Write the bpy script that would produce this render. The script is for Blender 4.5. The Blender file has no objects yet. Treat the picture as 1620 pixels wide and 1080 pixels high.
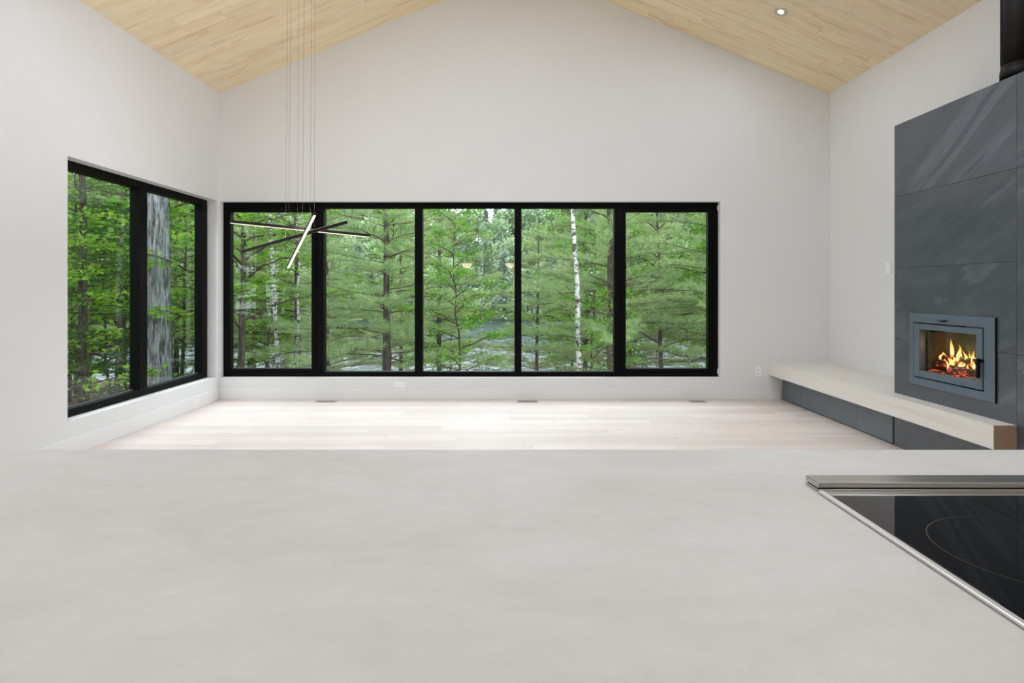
import bpy, bmesh, math, random
import numpy as np
from mathutils import Vector, Matrix
random.seed(7)
rng = np.random.default_rng(11)
SC = bpy.context.scene
COL = SC.collection
PI = math.pi

# ---------------------------------------------------------------- camera, sky, lamps, exposure
cam_d = bpy.data.cameras.new('camera')
cam_d.sensor_width = 36.0
cam_d.lens = 925.0 / 1620.0 * 36.0
cam_d.shift_x = 2.0 / 1620.0
cam_d.shift_y = -83.0 / 1620.0
cam_d.clip_start = 0.02
cam_d.clip_end = 600
cam = bpy.data.objects.new('camera', cam_d)
cam.location = (0, 0, 1.25)
cam.rotation_euler = (PI / 2, 0, 0)
COL.objects.link(cam)
SC.camera = cam

SKY = 5.3
world = bpy.data.worlds.new('overcast_sky')
SC.world = world
world.use_nodes = True
wn, wl = world.node_tree.nodes, world.node_tree.links
bg = wn['Background']
tc = wn.new('ShaderNodeTexCoord')
nz = wn.new('ShaderNodeTexNoise')
nz.inputs['Scale'].default_value = 2.2
nz.inputs['Detail'].default_value = 4
rp = wn.new('ShaderNodeValToRGB')
rp.color_ramp.elements[0].position = .35
rp.color_ramp.elements[0].color = (.74, .87, 1.0, 1)
rp.color_ramp.elements[1].position = .65
rp.color_ramp.elements[1].color = (.90, .96, 1.0, 1)
wl.new(tc.outputs['Generated'], nz.inputs['Vector'])
wl.new(nz.outputs['Fac'], rp.inputs['Fac'])
wl.new(rp.outputs['Color'], bg.inputs['Color'])
bg.inputs['Strength'].default_value = SKY

SC.view_settings.view_transform = 'Standard'
SC.view_settings.look = 'None'
SC.view_settings.gamma = 1.0
SC.view_settings.use_curve_mapping = False
SC.view_settings.exposure = 0.0
cy = SC.cycles
cy.use_denoising = True
try:
    cy.denoiser = 'OPENIMAGEDENOISE'
    cy.denoising_input_passes = 'RGB_ALBEDO_NORMAL'
    cy.denoising_prefilter = 'ACCURATE'
except Exception:
    pass
cy.max_bounces = 12
cy.diffuse_bounces = 6
cy.glossy_bounces = 4
cy.transmission_bounces = 6
cy.transparent_max_bounces = 24
cy.sample_clamp_indirect = 6.0
cy.caustics_reflective = False
cy.caustics_refractive = False

FILL_LAMP_W = 10.3          # base watts of the unseen fill lamps added in the ceiling
LAMP_COL = (.75, .86, 1.0)

# ---------------------------------------------------------------- helpers
def pt(px, py, Y):
    """photo pixel -> point at distance Y in front of the camera"""
    return Vector(((px - 808.0) * Y / 925.0, Y, 1.25 + (457.0 - py) * Y / 925.0))

def tag(o, label=None, cat=None, group=None, kind=None):
    if label: o['label'] = label
    if cat: o['category'] = cat
    if group: o['group'] = group
    if kind: o['kind'] = kind
    return o

ORG = {}
def origin_of(o):
    v = Vector((0, 0, 0))
    while o is not None:
        v = v + ORG.get(o.name, Vector((0, 0, 0)))
        o = o.parent
    return v

def empty(name, loc, label, cat, group=None, kind=None, parent=None):
    o = bpy.data.objects.new(name, None)
    o.empty_display_size = .1
    COL.objects.link(o)
    o.location = loc
    ORG[o.name] = Vector(loc)
    return tag(o, label, cat, group, kind)

class MB:
    """collects shapes (in world coordinates) into one mesh"""
    def __init__(self):
        self.bm = bmesh.new()
    def _geom(self, vs, mi=0):
        fs = set()
        for v in vs:
            fs.update(v.link_faces)
        for f in fs:
            f.material_index = mi
    def box(self, x0, y0, z0, x1, y1, z1, bev=0.0, seg=1, mi=0, M=None):
        r = bmesh.ops.create_cube(self.bm, size=1.0)
        vs = r['verts']
        for v in vs:
            v.co = Vector(((x0 + x1) / 2 + v.co.x * (x1 - x0), (y0 + y1) / 2 + v.co.y * (y1 - y0), (z0 + z1) / 2 + v.co.z * (z1 - z0)))
            if M is not None:
                v.co = M @ v.co
        self._geom(vs, mi)
        if bev > 0:
            es = set()
            for v in vs:
                es.update(v.link_edges)
            bmesh.ops.bevel(self.bm, geom=list(es), offset=bev, segments=seg, affect='EDGES', profile=.5)
        return self
    def prism(self, pts, d, mi=0):
        """polygon pts (3-D, planar) extruded by vector d"""
        d = Vector(d)
        a = [self.bm.verts.new(Vector(p)) for p in pts]
        b = [self.bm.verts.new(Vector(p) + d) for p in pts]
        n = len(pts)
        fs = [self.bm.faces.new(a), self.bm.faces.new(b[::-1])]
        for i in range(n):
            fs.append(self.bm.faces.new([a[i], b[i], b[(i + 1) % n], a[(i + 1) % n]]))
        for f in fs:
            f.material_index = mi
        return self
    def tube(self, P, R, n=12, cap=True, mi=0):
        P = [Vector(p) for p in P]
        if not hasattr(R, '__len__'):
            R = [R] * len(P)
        rings = []
        ref = None
        for i, p in enumerate(P):
            t = (P[min(i + 1, len(P) - 1)] - P[max(i - 1, 0)]).normalized()
            if ref is None:
                ref = Vector((1, 0, 0)) if abs(t.x) < .8 else Vector((0, 1, 0))
            u = (ref - t * ref.dot(t)).normalized()
            ref = u
            w = t.cross(u)
            rings.append([self.bm.verts.new(p + (u * math.cos(2 * PI * k / n) + w * math.sin(2 * PI * k / n)) * R[i]) for k in range(n)])
        for i in range(len(P) - 1):
            for k in range(n):
                f = self.bm.faces.new([rings[i][k], rings[i][(k + 1) % n], rings[i + 1][(k + 1) % n], rings[i + 1][k]])
                f.smooth = True
                f.material_index = mi
        if cap:
            for r in (rings[0][::-1], rings[-1]):
                f = self.bm.faces.new(r)
                f.material_index = mi
        return self
    def lathe(self, prof, c, n=32, M=None, mi=0):
        """prof: list of (radius, height) about the axis through c; closed at radius 0"""
        c = Vector(c)
        rings = []
        for r, h in prof:
            if r < 1e-6:
                v = Vector((0, 0, h))
                rings.append([self.bm.verts.new(c + (M @ v if M else v))])
            else:
                ring = []
                for k in range(n):
                    v = Vector((r * math.cos(2 * PI * k / n), r * math.sin(2 * PI * k / n), h))
                    ring.append(self.bm.verts.new(c + (M @ v if M else v)))
                rings.append(ring)
        for a, b in zip(rings, rings[1:]):
            for k in range(n):
                if len(a) == 1 and len(b) == 1:
                    continue
                if len(a) == 1:
                    q = [a[0], b[(k + 1) % n], b[k]]
                elif len(b) == 1:
                    q = [a[k], a[(k + 1) % n], b[0]]
                else:
                    q = [a[k], a[(k + 1) % n], b[(k + 1) % n], b[k]]
                f = self.bm.faces.new(q)
                f.smooth = True
                f.material_index = mi
        return self
    def build(self, name, mats, parent=None, origin=None):
        bmesh.ops.recalc_face_normals(self.bm, faces=self.bm.faces[:])
        if parent is None:
            if origin is None:
                cs = [v.co for v in self.bm.verts]
                lo = Vector((min(c[i] for c in cs) for i in range(3)))
                hi = Vector((max(c[i] for c in cs) for i in range(3)))
                origin = Vector(((lo.x + hi.x) / 2, (lo.y + hi.y) / 2, lo.z))
            off = Vector(origin)
        else:
            off = origin_of(parent)
        for v in self.bm.verts:
            v.co -= off
        me = bpy.data.meshes.new(name)
        self.bm.to_mesh(me)
        self.bm.free()
        if not isinstance(mats, (list, tuple)):
            mats = [mats]
        for m in mats:
            me.materials.append(m)
        o = bpy.data.objects.new(name, me)
        COL.objects.link(o)
        if parent is None:
            o.location = off
            ORG[o.name] = off
        else:
            o.parent = parent
            ORG[o.name] = Vector((0, 0, 0))
        return o

# ---------------------------------------------------------------- materials
def new_mat(name):
    m = bpy.data.materials.new(name)
    m.use_nodes = True
    n = m.node_tree.nodes
    return m, n, m.node_tree.links, n['Principled BSDF']

def ramp(n, stops):
    r = n.new('ShaderNodeValToRGB')
    e = r.color_ramp.elements
    e[0].position, e[0].color = stops[0][0], (*stops[0][1], 1)
    e[1].position, e[1].color = stops[-1][0], (*stops[-1][1], 1)
    for p, c in stops[1:-1]:
        x = e.new(p)
        x.color = (*c, 1)
    return r

def coords(n, l, scale, space='world', offset=None):
    mp = n.new('ShaderNodeMapping')
    mp.inputs['Scale'].default_value = scale
    if space == 'world':
        g = n.new('ShaderNodeNewGeometry')
        l.new(g.outputs['Position'], mp.inputs['Vector'])
    else:
        t = n.new('ShaderNodeTexCoord')
        l.new(t.outputs['Object'], mp.inputs['Vector'])
    return mp

def noise(n, l, vec, scale=1.0, detail=4, rough=.55, dist=0.0):
    t = n.new('ShaderNodeTexNoise')
    t.inputs['Scale'].default_value = scale
    t.inputs['Detail'].default_value = detail
    t.inputs['Roughness'].default_value = rough
    t.inputs['Distortion'].default_value = dist
    l.new(vec.outputs[0], t.inputs['Vector'])
    return t

def bump(n, l, src, strength, dist, b):
    bp = n.new('ShaderNodeBump')
    bp.inputs['Strength'].default_value = strength
    bp.inputs['Distance'].default_value = dist
    l.new(src, bp.inputs['Height'])
    l.new(bp.outputs['Normal'], b.inputs['Normal'])

def plain(name, col, rough=.5, metal=0.0, vary=.04, scale=6.0, spec=.5, bumpy=0.0, space='world', stretch=(1, 1, 1)):
    """single colour with a slight mottling"""
    m, n, l, b = new_mat(name)
    mp = coords(n, l, stretch, space)
    t = noise(n, l, mp, scale, 5)
    lo = tuple(c * (1 - vary) for c in col)
    hi = tuple(min(1, c * (1 + vary)) for c in col)
    r = ramp(n, [(.3, lo), (.7, hi)])
    l.new(t.outputs['Fac'], r.inputs['Fac'])
    l.new(r.outputs['Color'], b.inputs['Base Color'])
    b.inputs['Roughness'].default_value = rough
    b.inputs['Metallic'].default_value = metal
    b.inputs['Specular IOR Level'].default_value = spec
    if bumpy:
        t2 = noise(n, l, mp, scale * 30, 3)
        bump(n, l, t2.outputs['Fac'], bumpy, .001, b)
    return m

def wood(name, stops, scale, knots=0.0, rough=.45, per_piece=.12, streak=None, spec=.4, fine=4.0):
    m, n, l, b = new_mat(name)
    g = n.new('ShaderNodeNewGeometry')
    oi = n.new('ShaderNodeObjectInfo')
    mul = n.new('ShaderNodeMath'); mul.operation = 'MULTIPLY'; mul.inputs[1].default_value = 37.0
    l.new(oi.outputs['Random'], mul.inputs[0])
    add = n.new('ShaderNodeVectorMath'); add.operation = 'ADD'
    l.new(g.outputs['Position'], add.inputs[0]); l.new(mul.outputs[0], add.inputs[1])
    mp = n.new('ShaderNodeMapping'); mp.inputs['Scale'].default_value = scale
    l.new(add.outputs[0], mp.inputs['Vector'])
    t = noise(n, l, mp, 1.0, 5, .6, .8)
    t2 = noise(n, l, mp, fine, 4, .7, .3)
    mx = n.new('ShaderNodeMix'); mx.data_type = 'FLOAT'; mx.inputs[0].default_value = .35
    l.new(t.outputs['Fac'], mx.inputs[2]); l.new(t2.outputs['Fac'], mx.inputs[3])
    r = ramp(n, stops)
    l.new(mx.outputs[0], r.inputs['Fac'])
    hs = n.new('ShaderNodeHueSaturation')
    mr = n.new('ShaderNodeMapRange')
    mr.inputs['To Min'].default_value = 1 - per_piece
    mr.inputs['To Max'].default_value = 1 + per_piece * .6
    l.new(oi.outputs['Random'], mr.inputs['Value'])
    l.new(mr.outputs[0], hs.inputs['Value'])
    col = r.outputs['Color']
    if streak:
        mp2 = n.new('ShaderNodeMapping'); mp2.inputs['Scale'].default_value = tuple(s * streak[1] for s in scale)
        l.new(add.outputs[0], mp2.inputs['Vector'])
        t3 = noise(n, l, mp2, 1.0, 3, .55, 1.4)
        r3 = ramp(n, [(streak[2], (0, 0, 0)), (streak[3], (1, 1, 1))])
        l.new(t3.outputs['Fac'], r3.inputs['Fac'])
        mc = n.new('ShaderNodeMix'); mc.data_type = 'RGBA'
        mm = n.new('ShaderNodeMath'); mm.operation = 'MULTIPLY'; mm.inputs[1].default_value = streak[4]
        l.new(r3.outputs['Color'], mm.inputs[0])
        l.new(mm.outputs[0], mc.inputs[0])
        l.new(col, mc.inputs[6]); mc.inputs[7].default_value = (*streak[0], 1)
        col = mc.outputs[2]
    l.new(col, hs.inputs['Color'])
    l.new(hs.outputs['Color'], b.inputs['Base Color'])
    b.inputs['Roughness'].default_value = rough
    b.inputs['Specular IOR Level'].default_value = spec
    bump(n, l, t2.outputs['Fac'], .12, .001, b)
    return m

def emit(name, col, strength):
    m = bpy.data.materials.new(name)
    m.use_nodes = True
    n, l = m.node_tree.nodes, m.node_tree.links
    n.clear()
    e = n.new('ShaderNodeEmission')
    e.inputs['Color'].default_value = (*col, 1)
    e.inputs['Strength'].default_value = strength
    o = n.new('ShaderNodeOutputMaterial')
    l.new(e.outputs[0], o.inputs[0])
    return m

def glass(name, f0=.04, rough=0.0, tint=(1, 1, 1)):
    """clear sheet glass: looks straight through, mirrors more at glancing angles"""
    m = bpy.data.materials.new(name)
    m.use_nodes = True
    n, l = m.node_tree.nodes, m.node_tree.links
    n.clear()
    lw = n.new('ShaderNodeLayerWeight'); lw.inputs['Blend'].default_value = .5
    p5 = n.new('ShaderNodeMath'); p5.operation = 'POWER'; p5.inputs[1].default_value = 5
    l.new(lw.outputs['Facing'], p5.inputs[0])
    ma = n.new('ShaderNodeMath'); ma.operation = 'MULTIPLY_ADD'; ma.inputs[1].default_value = 1 - f0; ma.inputs[2].default_value = f0
    l.new(p5.outputs[0], ma.inputs[0])
    tr = n.new('ShaderNodeBsdfTransparent'); tr.inputs['Color'].default_value = (*tint, 1)
    gl = n.new('ShaderNodeBsdfGlossy'); gl.inputs['Roughness'].default_value = rough
    mx = n.new('ShaderNodeMixShader')
    l.new(ma.outputs[0], mx.inputs[0]); l.new(tr.outputs[0], mx.inputs[1]); l.new(gl.outputs[0], mx.inputs[2])
    o = n.new('ShaderNodeOutputMaterial')
    l.new(mx.outputs[0], o.inputs[0])
    return m

M = {}
M['paint'] = plain('white_wall_paint', (.80, .797, .79), .75, vary=.012, scale=1.2, spec=.25)
M['trim'] = plain('white_trim_paint', (.82, .815, .805), .45, vary=.01, scale=2)
M['plastic'] = plain('white_plastic', (.93, .925, .915), .35, vary=.01)
M['black'] = plain('black_metal', (.003, .0028, .0027), .5, vary=.1, spec=.09)
M['slot'] = plain('dark_slot', (.004, .004, .004), .8)
M['glass'] = glass('window_glass', .035)
M['steel'] = plain('brushed_steel', (.56, .55, .53), .24, 1.0, vary=.08, scale=1, stretch=(2, 160, 60))
M['charcoal'] = plain('charcoal_panel', (.135, .158, .178), .40, vary=.04, scale=2)
M['iron'] = plain('blue_grey_iron', (.105, .142, .180), .38, vary=.04, scale=3, bumpy=.1)
M['flue'] = plain('black_flue_pipe', (.009, .0075, .006), .5, vary=.1, spec=.25)
M['oak_floor'] = wood('pale_oak_floor', [(.25, (.66, .55, .49)), (.5, (.77, .68, .625)), (.75, (.82, .74, .70))], (.9, 22, 1), rough=.5, per_piece=.09, spec=.35)
M['maple'] = wood('maple_ceiling', [(.30, (.80, .60, .345)), (.50, (.885, .745, .495)), (.70, (.91, .80, .58))], (1.1, 9, 1.1), rough=.5, per_piece=.05,
                  streak=((.66, .36, .17), 1.25, .53, .72, .52), spec=.35, fine=6)
M['ash'] = wood('pale_ash_bench', [(.2, (.62, .565, .495)), (.5, (.77, .73, .67)), (.8, (.82, .79, .735))], (26, .9, 26), rough=.45, per_piece=0, fine=3)
M['ash_end_shade'] = wood('shaded_ash_end', [(.2, (.36, .25, .16)), (.8, (.47, .34, .23))], (60, 1, 6), rough=.6, per_piece=0)  # bench end face: its shade is painted in as a darker brown

def slate_mat():
    m, n, l, b = new_mat('charcoal_slate')
    oi = n.new('ShaderNodeObjectInfo')
    g = n.new('ShaderNodeNewGeometry')
    mul = n.new('ShaderNodeMath'); mul.operation = 'MULTIPLY'; mul.inputs[1].default_value = 23.0
    l.new(oi.outputs['Random'], mul.inputs[0])
    add = n.new('ShaderNodeVectorMath'); add.operation = 'ADD'
    l.new(g.outputs['Position'], add.inputs[0]); l.new(mul.outputs[0], add.inputs[1])
    mp = n.new('ShaderNodeMapping')
    mp.inputs['Scale'].default_value = (1, .42, 1.9)
    mr_ = n.new('ShaderNodeMapping')
    mr_.inputs['Rotation'].default_value = (math.radians(30), 0, 0)
    l.new(add.outputs[0], mr_.inputs['Vector'])
    l.new(mr_.outputs[0], mp.inputs['Vector'])
    a = noise(n, l, mp, 1.1, 7, .56, 1.0)
    c = noise(n, l, mp, 7.0, 6, .65, .6)
    # layered cleft steps
    st = n.new('ShaderNodeMath'); st.operation = 'MULTIPLY'; st.inputs[1].default_value = 5.0
    l.new(a.outputs['Fac'], st.inputs[0])
    fl = n.new('ShaderNodeMath'); fl.operation = 'FRACT'
    l.new(st.outputs[0], fl.inputs[0])
    r1 = ramp(n, [(.0, (.104, .119, .143)), (.12, (.062, .072, .088)), (.75, (.076, .088, .107)), (1.0, (.108, .124, .147))])
    l.new(fl.outputs[0], r1.inputs['Fac'])
    r2 = ramp(n, [(.3, (.80, .80, .80)), (.7, (1.18, 1.18, 1.18))])
    l.new(c.outputs['Fac'], r2.inputs['Fac'])
    mx = n.new('ShaderNodeMix'); mx.data_type = 'RGBA'; mx.blend_type = 'MULTIPLY'; mx.inputs[0].default_value = 1
    l.new(r1.outputs['Color'], mx.inputs[6]); l.new(r2.outputs['Color'], mx.inputs[7])
    l.new(mx.outputs[2], b.inputs['Base Color'])
    rr = n.new('ShaderNodeMapRange'); rr.inputs['To Min'].default_value = .24; rr.inputs['To Max'].default_value = .44
    l.new(c.outputs['Fac'], rr.inputs['Value']); l.new(rr.outputs[0], b.inputs['Roughness'])
    b.inputs['Specular IOR Level'].default_value = .85
    ad = n.new('ShaderNodeMath'); ad.operation = 'MULTIPLY_ADD'; ad.inputs[1].default_value = .4
    l.new(c.outputs['Fac'], ad.inputs[0]); l.new(fl.outputs[0], ad.inputs[2])
    bump(n, l, ad.outputs[0], .22, .003, b)
    return m
M['slate'] = slate_mat()

def counter_mat():
    m, n, l, b = new_mat('pale_concrete_quartz')
    mp = coords(n, l, (1.2, 2.2, 1))
    a = noise(n, l, mp, 2.6, 6, .6, .7)
    c = noise(n, l, mp, 14, 5, .6, .3)
    s = noise(n, l, mp, 260, 2)
    r1 = ramp(n, [(.3, (.60, .58, .56)), (.52, (.65, .636, .622)), (.72, (.68, .672, .665))])
    l.new(a.outputs['Fac'], r1.inputs['Fac'])
    r2 = ramp(n, [(.3, (.965, .965, .965)), (.7, (1.03, 1.03, 1.03))])
    l.new(c.outputs['Fac'], r2.inputs['Fac'])
    r3 = ramp(n, [(.3, (.97, .97, .97)), (.7, (1.02, 1.02, 1.02))])
    l.new(s.outputs['Fac'], r3.inputs['Fac'])
    m1 = n.new('ShaderNodeMix'); m1.data_type = 'RGBA'; m1.blend_type = 'MULTIPLY'; m1.inputs[0].default_value = 1
    l.new(r1.outputs['Color'], m1.inputs[6]); l.new(r2.outputs['Color'], m1.inputs[7])
    m2 = n.new('ShaderNodeMix'); m2.data_type = 'RGBA'; m2.blend_type = 'MULTIPLY'; m2.inputs[0].default_value = 1
    l.new(m1.outputs[2], m2.inputs[6]); l.new(r3.outputs['Color'], m2.inputs[7])
    l.new(m2.outputs[2], b.inputs['Base Color'])
    b.inputs['Roughness'].default_value = .42
    b.inputs['Specular IOR Level'].default_value = .35
    return m
M['counter'] = counter_mat()
M['satin'] = plain('satin_steel', (.76, .755, .74), .38, 1.0, vary=.02)
M['cookglass'] = plain('black_ceramic_glass', (.0012, .0012, .0012), .015, vary=.02, spec=.30)
M['ringprint'] = plain('grey_printed_line', (.035, .034, .032), .25)

def bark(name, dark, light, scale=(14, 14, 2.2), lo=.35, hi=.65, depth=.02):
    m, n, l, b = new_mat(name)
    mp = coords(n, l, scale)
    t = noise(n, l, mp, 1.0, 6, .65, .5)
    r = ramp(n, [(lo, dark), (hi, light)])
    l.new(t.outputs['Fac'], r.inputs['Fac'])
    l.new(r.outputs['Color'], b.inputs['Base Color'])
    b.inputs['Roughness'].default_value = .9
    b.inputs['Specular IOR Level'].default_value = .1
    bump(n, l, t.outputs['Fac'], .8, depth, b)
    return m
M['pine_bark'] = bark('grey_pine_bark', (.035, .034, .034), (.27, .285, .30), (26, 26, 3.4), .38, .62)
M['dark_bark'] = bark('dark_bark', (.018, .015, .012), (.105, .09, .072), (18, 18, 4))
M['branch_bark'] = bark('brown_branch_bark', (.03, .022, .017), (.11, .085, .065), (20, 20, 8))
M['birch_bark'] = bark('white_birch_bark', (.06, .05, .045), (.56, .55, .53), (6, 6, 11), .44, .54, .004)
M['dead_bark'] = bark('bleached_dead_wood', (.12, .11, .10), (.36, .34, .31), (20, 20, 6))

def leaf_mat(name, c0, c1, trans=.35, rough=.5, hue=.02):
    m = bpy.data.materials.new(name)
    m.use_nodes = True
    n, l = m.node_tree.nodes, m.node_tree.links
    n.clear()
    mp = coords(n, l, (1, 1, 1))
    t = noise(n, l, mp, 2.3, 4, .7)
    r = ramp(n, [(.3, c0), (.7, c1)])
    l.new(t.outputs['Fac'], r.inputs['Fac'])
    oi = n.new('ShaderNodeObjectInfo')
    hs = n.new('ShaderNodeHueSaturation')
    mr = n.new('ShaderNodeMapRange'); mr.inputs['To Min'].default_value = .5 - hue; mr.inputs['To Max'].default_value = .5 + hue * .5
    l.new(oi.outputs['Random'], mr.inputs['Value']); l.new(mr.outputs[0], hs.inputs['Hue'])
    l.new(r.outputs['Color'], hs.inputs['Color'])
    d = n.new('ShaderNodeBsdfDiffuse'); tl = n.new('ShaderNodeBsdfTranslucent')
    l.new(hs.outputs['Color'], d.inputs['Color']); l.new(hs.outputs['Color'], tl.inputs['Color'])
    mx = n.new('ShaderNodeMixShader'); mx.inputs[0].default_value = trans
    l.new(d.outputs[0], mx.inputs[1]); l.new(tl.outputs[0], mx.inputs[2])
    o = n.new('ShaderNodeOutputMaterial')
    l.new(mx.outputs[0], o.inputs[0])
    return m
M['pine_needle'] = leaf_mat('pine_needles', (.22, .33, .125), (.42, .54, .24), .38)
M['hemlock_needle'] = leaf_mat('hemlock_needles', (.045, .11, .028), (.11, .22, .055), .30)
M['maple_leaf'] = leaf_mat('maple_leaves', (.09, .23, .022), (.20, .40, .045), .45)
M['birch_leaf'] = leaf_mat('birch_leaves', (.09, .19, .035), (.18, .32, .07), .45)
M['far_conifer'] = leaf_mat('far_conifer_foliage', (.17, .25, .175), (.24, .33, .225), .2)  # distance haze is put into this paler green
M['far_leafy'] = leaf_mat('far_leafy_foliage', (.23, .33, .18), (.32, .43, .24), .2)  # lightened too, with the haze in the leaf colour

# ---------------------------------------------------------------- room shell
XL, XR, YB, YF = -3.30, 3.607, 6.607, -2.60
XC = (XL + XR) / 2
ZE, ZR = 3.457, 4.886
SL = (ZR - ZE) / (XR - XC)            # ceiling slope
T = .18
def roof_z(x):
    return ZR - SL * abs(x - XC)

# window openings
WB = (-3.283, 2.368, .250, 2.238)     # back: x0, x1, z0, z1
WL = (4.354, 6.552, .262, 2.241)      # left: y0, y1, z0, z1

w = MB()
x0, x1, z0, z1 = WB
w.prism([(XL - T, YB, -.05), (XR + T, YB, -.05), (XR + T, YB, z0), (XL - T, YB, z0)], (0, T, 0))
w.prism([(XL - T, YB, z0), (x0, YB, z0), (x0, YB, z1), (XL - T, YB, z1)], (0, T, 0))
w.prism([(x1, YB, z0), (XR + T, YB, z0), (XR + T, YB, z1), (x1, YB, z1)], (0, T, 0))
w.prism([(XL - T, YB, z1), (XR + T, YB, z1), (XR + T, YB, roof_z(XR + T) + .02), (XC, YB, ZR + .02), (XL - T, YB, roof_z(XL - T) + .02)], (0, T, 0))
tag(w.build('wall_back', M['paint']), 'white gable end wall holding the wide black framed window', 'wall', kind='structure')
w = MB()
y0, y1, z0, z1 = WL
w.box(XL - T, YF, -.05, XL, YB, z0)
w.box(XL - T, YF, z0, XL, y0, z1)
w.box(XL - T, y1, z0, XL, YB, z1)
w.box(XL - T, YF, z1, XL, YB, ZE + .03)
tag(w.build('wall_left', M['paint']), 'white side wall holding the two pane black window', 'wall', kind='structure')
tag(MB().box(XR, YF, -.05, XR + T, YB, ZE + .03).build('wall_right', M['paint']), 'white side wall behind the slate fireplace', 'wall', kind='structure')
w = MB()
w.prism([(XL - T, YF, -.05), (XR + T, YF, -.05), (XR + T, YF, roof_z(XR + T) + .02), (XC, YF, ZR + .02), (XL - T, YF, roof_z(XL - T) + .02)], (0, -T, 0))
tag(w.build('wall_front', M['paint']), 'white kitchen end wall behind the viewer', 'wall', kind='structure')

def unit_piece(name, mat, gap):
    """a unit board with chamfered lower/upper edges, scaled per copy"""
    me = bpy.data.meshes.new(name)
    bm = bmesh.new()
    bmesh.ops.create_cube(bm, size=1.0)
    bm.to_mesh(me)
    bm.free()
    me.materials.append(mat)
    return me

# floor: sub-floor slab with separate planks in front of the island
flo = MB().box(XL - T, YF, -.2, XR + T, YB + T, -.012).build('floor', M['slot'])
tag(flo, 'pale whitewashed oak plank floor', 'floor', kind='structure')
pm = unit_piece('plank', M['oak_floor'], .001)
def add_plank(me, name, parent, loc, scale, rot=None):
    o = bpy.data.objects.new(name, me)
    COL.objects.link(o)
    o.parent = parent
    o.location = Vector(loc) - origin_of(parent)
    o.scale = scale
    if rot: o.rotation_euler = rot
    return o
PW = .128
y = YB
row = 0
while y > 3.45:
    ya = max(y - PW, 3.45)
    x = XL - random.uniform(0, 1.2)
    while x < XR:
        L = random.uniform(.9, 2.1)
        a, b_ = max(x, XL), min(x + L, XR)
        if b_ - a > .02:
            add_plank(pm, 'plank', flo, ((a + b_) / 2, (ya + y) / 2, -.006 + random.uniform(-.0002, .0002)), (b_ - a - .0012, y - ya - .0012, .012))
        x += L
    y = ya
add_plank(pm, 'floor_field', flo, ((XL + XR) / 2, (3.449 + YF) / 2, -.006), (XR - XL, 3.449 - YF, .012))

# ceiling: two slopes, boards run down the slope
ANG = math.atan(SL)
cm = unit_piece('plank', M['maple'], .001)
Lc = (XR - XC) / math.cos(ANG)
Yp = 3.55
def slope_matrix(side):
    # local: u down the slope from the ridge, v = world y, w up through the roof
    ux = Vector((side * math.cos(ANG), 0, -math.sin(ANG)))
    uz = Vector((side * math.sin(ANG), 0, math.cos(ANG)))
    return ux, uz
cl = MB()
for side in (-1, 1):
    ux, uz = slope_matrix(side)
    R_ = Vector((XC, 0, ZR))
    def q(u, yy, ww):
        p = R_ + ux * u + uz * ww
        return (p.x, yy, p.z)
    e = Lc + .3
    cl.prism([q(-.02, YF - T, .0135), q(e, YF - T, .0135), q(e, YF - T, .2), q(-.02, YF - T, .2)], (0, YB + T - YF + T, 0))
ceil_o = cl.build('ceiling', M['slot'])
tag(ceil_o, 'pitched ceiling clad with light maple boards', 'ceiling', kind='structure')
for side in (-1, 1):
    ux, uz = slope_matrix(side)
    rot = (0, ANG * side, 0)
    y = YB
    CW = .152
    while y > Yp:
        ya = max(y - CW, Yp)
        u = -random.uniform(0, 1.4)
        while u < Lc:
            L = random.uniform(1.1, 1.9)
            a, b_ = max(u, 0.0), min(u + L, Lc)
            if b_ - a > .03:
                p = Vector((XC, 0, ZR)) + ux * ((a + b_) / 2) + uz * .006
                add_plank(cm, 'plank', ceil_o, (p.x, (ya + y) / 2, p.z), (b_ - a - .0015, y - ya - .0014, .012), rot)
            u += L
        y = ya
    p = Vector((XC, 0, ZR)) + ux * (Lc / 2) + uz * .006
    add_plank(cm, 'ceiling_field', ceil_o, (p.x, (Yp + YF) / 2, p.z), (Lc, Yp - YF, .012), rot)

# baseboards
def baseboard(name, a, b_, label, axis):
    h, t = .133, .014
    m = MB()
    if axis == 'back':
        m.box(a, YB - t, 0, b_, YB, h, .003)
    elif axis == 'left':
        m.box(XL, a, 0, XL + t, b_, h, .003)
    elif axis == 'right':
        m.box(XR - t, a, 0, XR, b_, h, .003)
    else:
        m.box(a, YF, 0, b_, YF + t, h, .003)
    tag(m.build(name, M['trim']), label, 'baseboard', kind='structure')
baseboard('baseboard_back', XL + .0145, 3.05, 'white baseboard under the wide back window', 'back')
baseboard('baseboard_left', YF + .02, YB, 'white baseboard under the side window', 'left')
baseboard('baseboard_right', YF + .02, 1.6, 'white baseboard along the wall on the kitchen end of the fireplace', 'right')

# ---------------------------------------------------------------- window 1 (back)
FY = YB + .072       # front of frame
GY = FY + .055       # glass
x0, x1, z0, z1 = WB
k = FY / 925.0
def bx(px): return (px - 808) * k
def bz(py): return 1.25 + (457 - py) * k
w1 = empty('window_1', ((x0 + x1) / 2, FY, z0), 'wide black window of five panes in the gable wall', 'window', kind='structure')
fr = MB()
fr.box(x0, FY, bz(329), x1, FY + .10, z1, .002)
fr.box(x0, FY, z0, x1, FY + .10, bz(588), .002)
fr.box(x0, FY, bz(588), bx(356.5), FY + .10, bz(329))
fr.box(bx(1128.5), FY, bz(588), x1, FY + .10, bz(329))
fr.build('frame', M['black'], w1)
mull = [(500.5, 512), (656, 668), (814, 825), (972, 982)]
for a, b_ in mull:
    MB().box(bx(a), FY - .001, bz(588), bx(b_), FY + .10, bz(329), .002).build('mullion', M['black'], w1)
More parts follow.
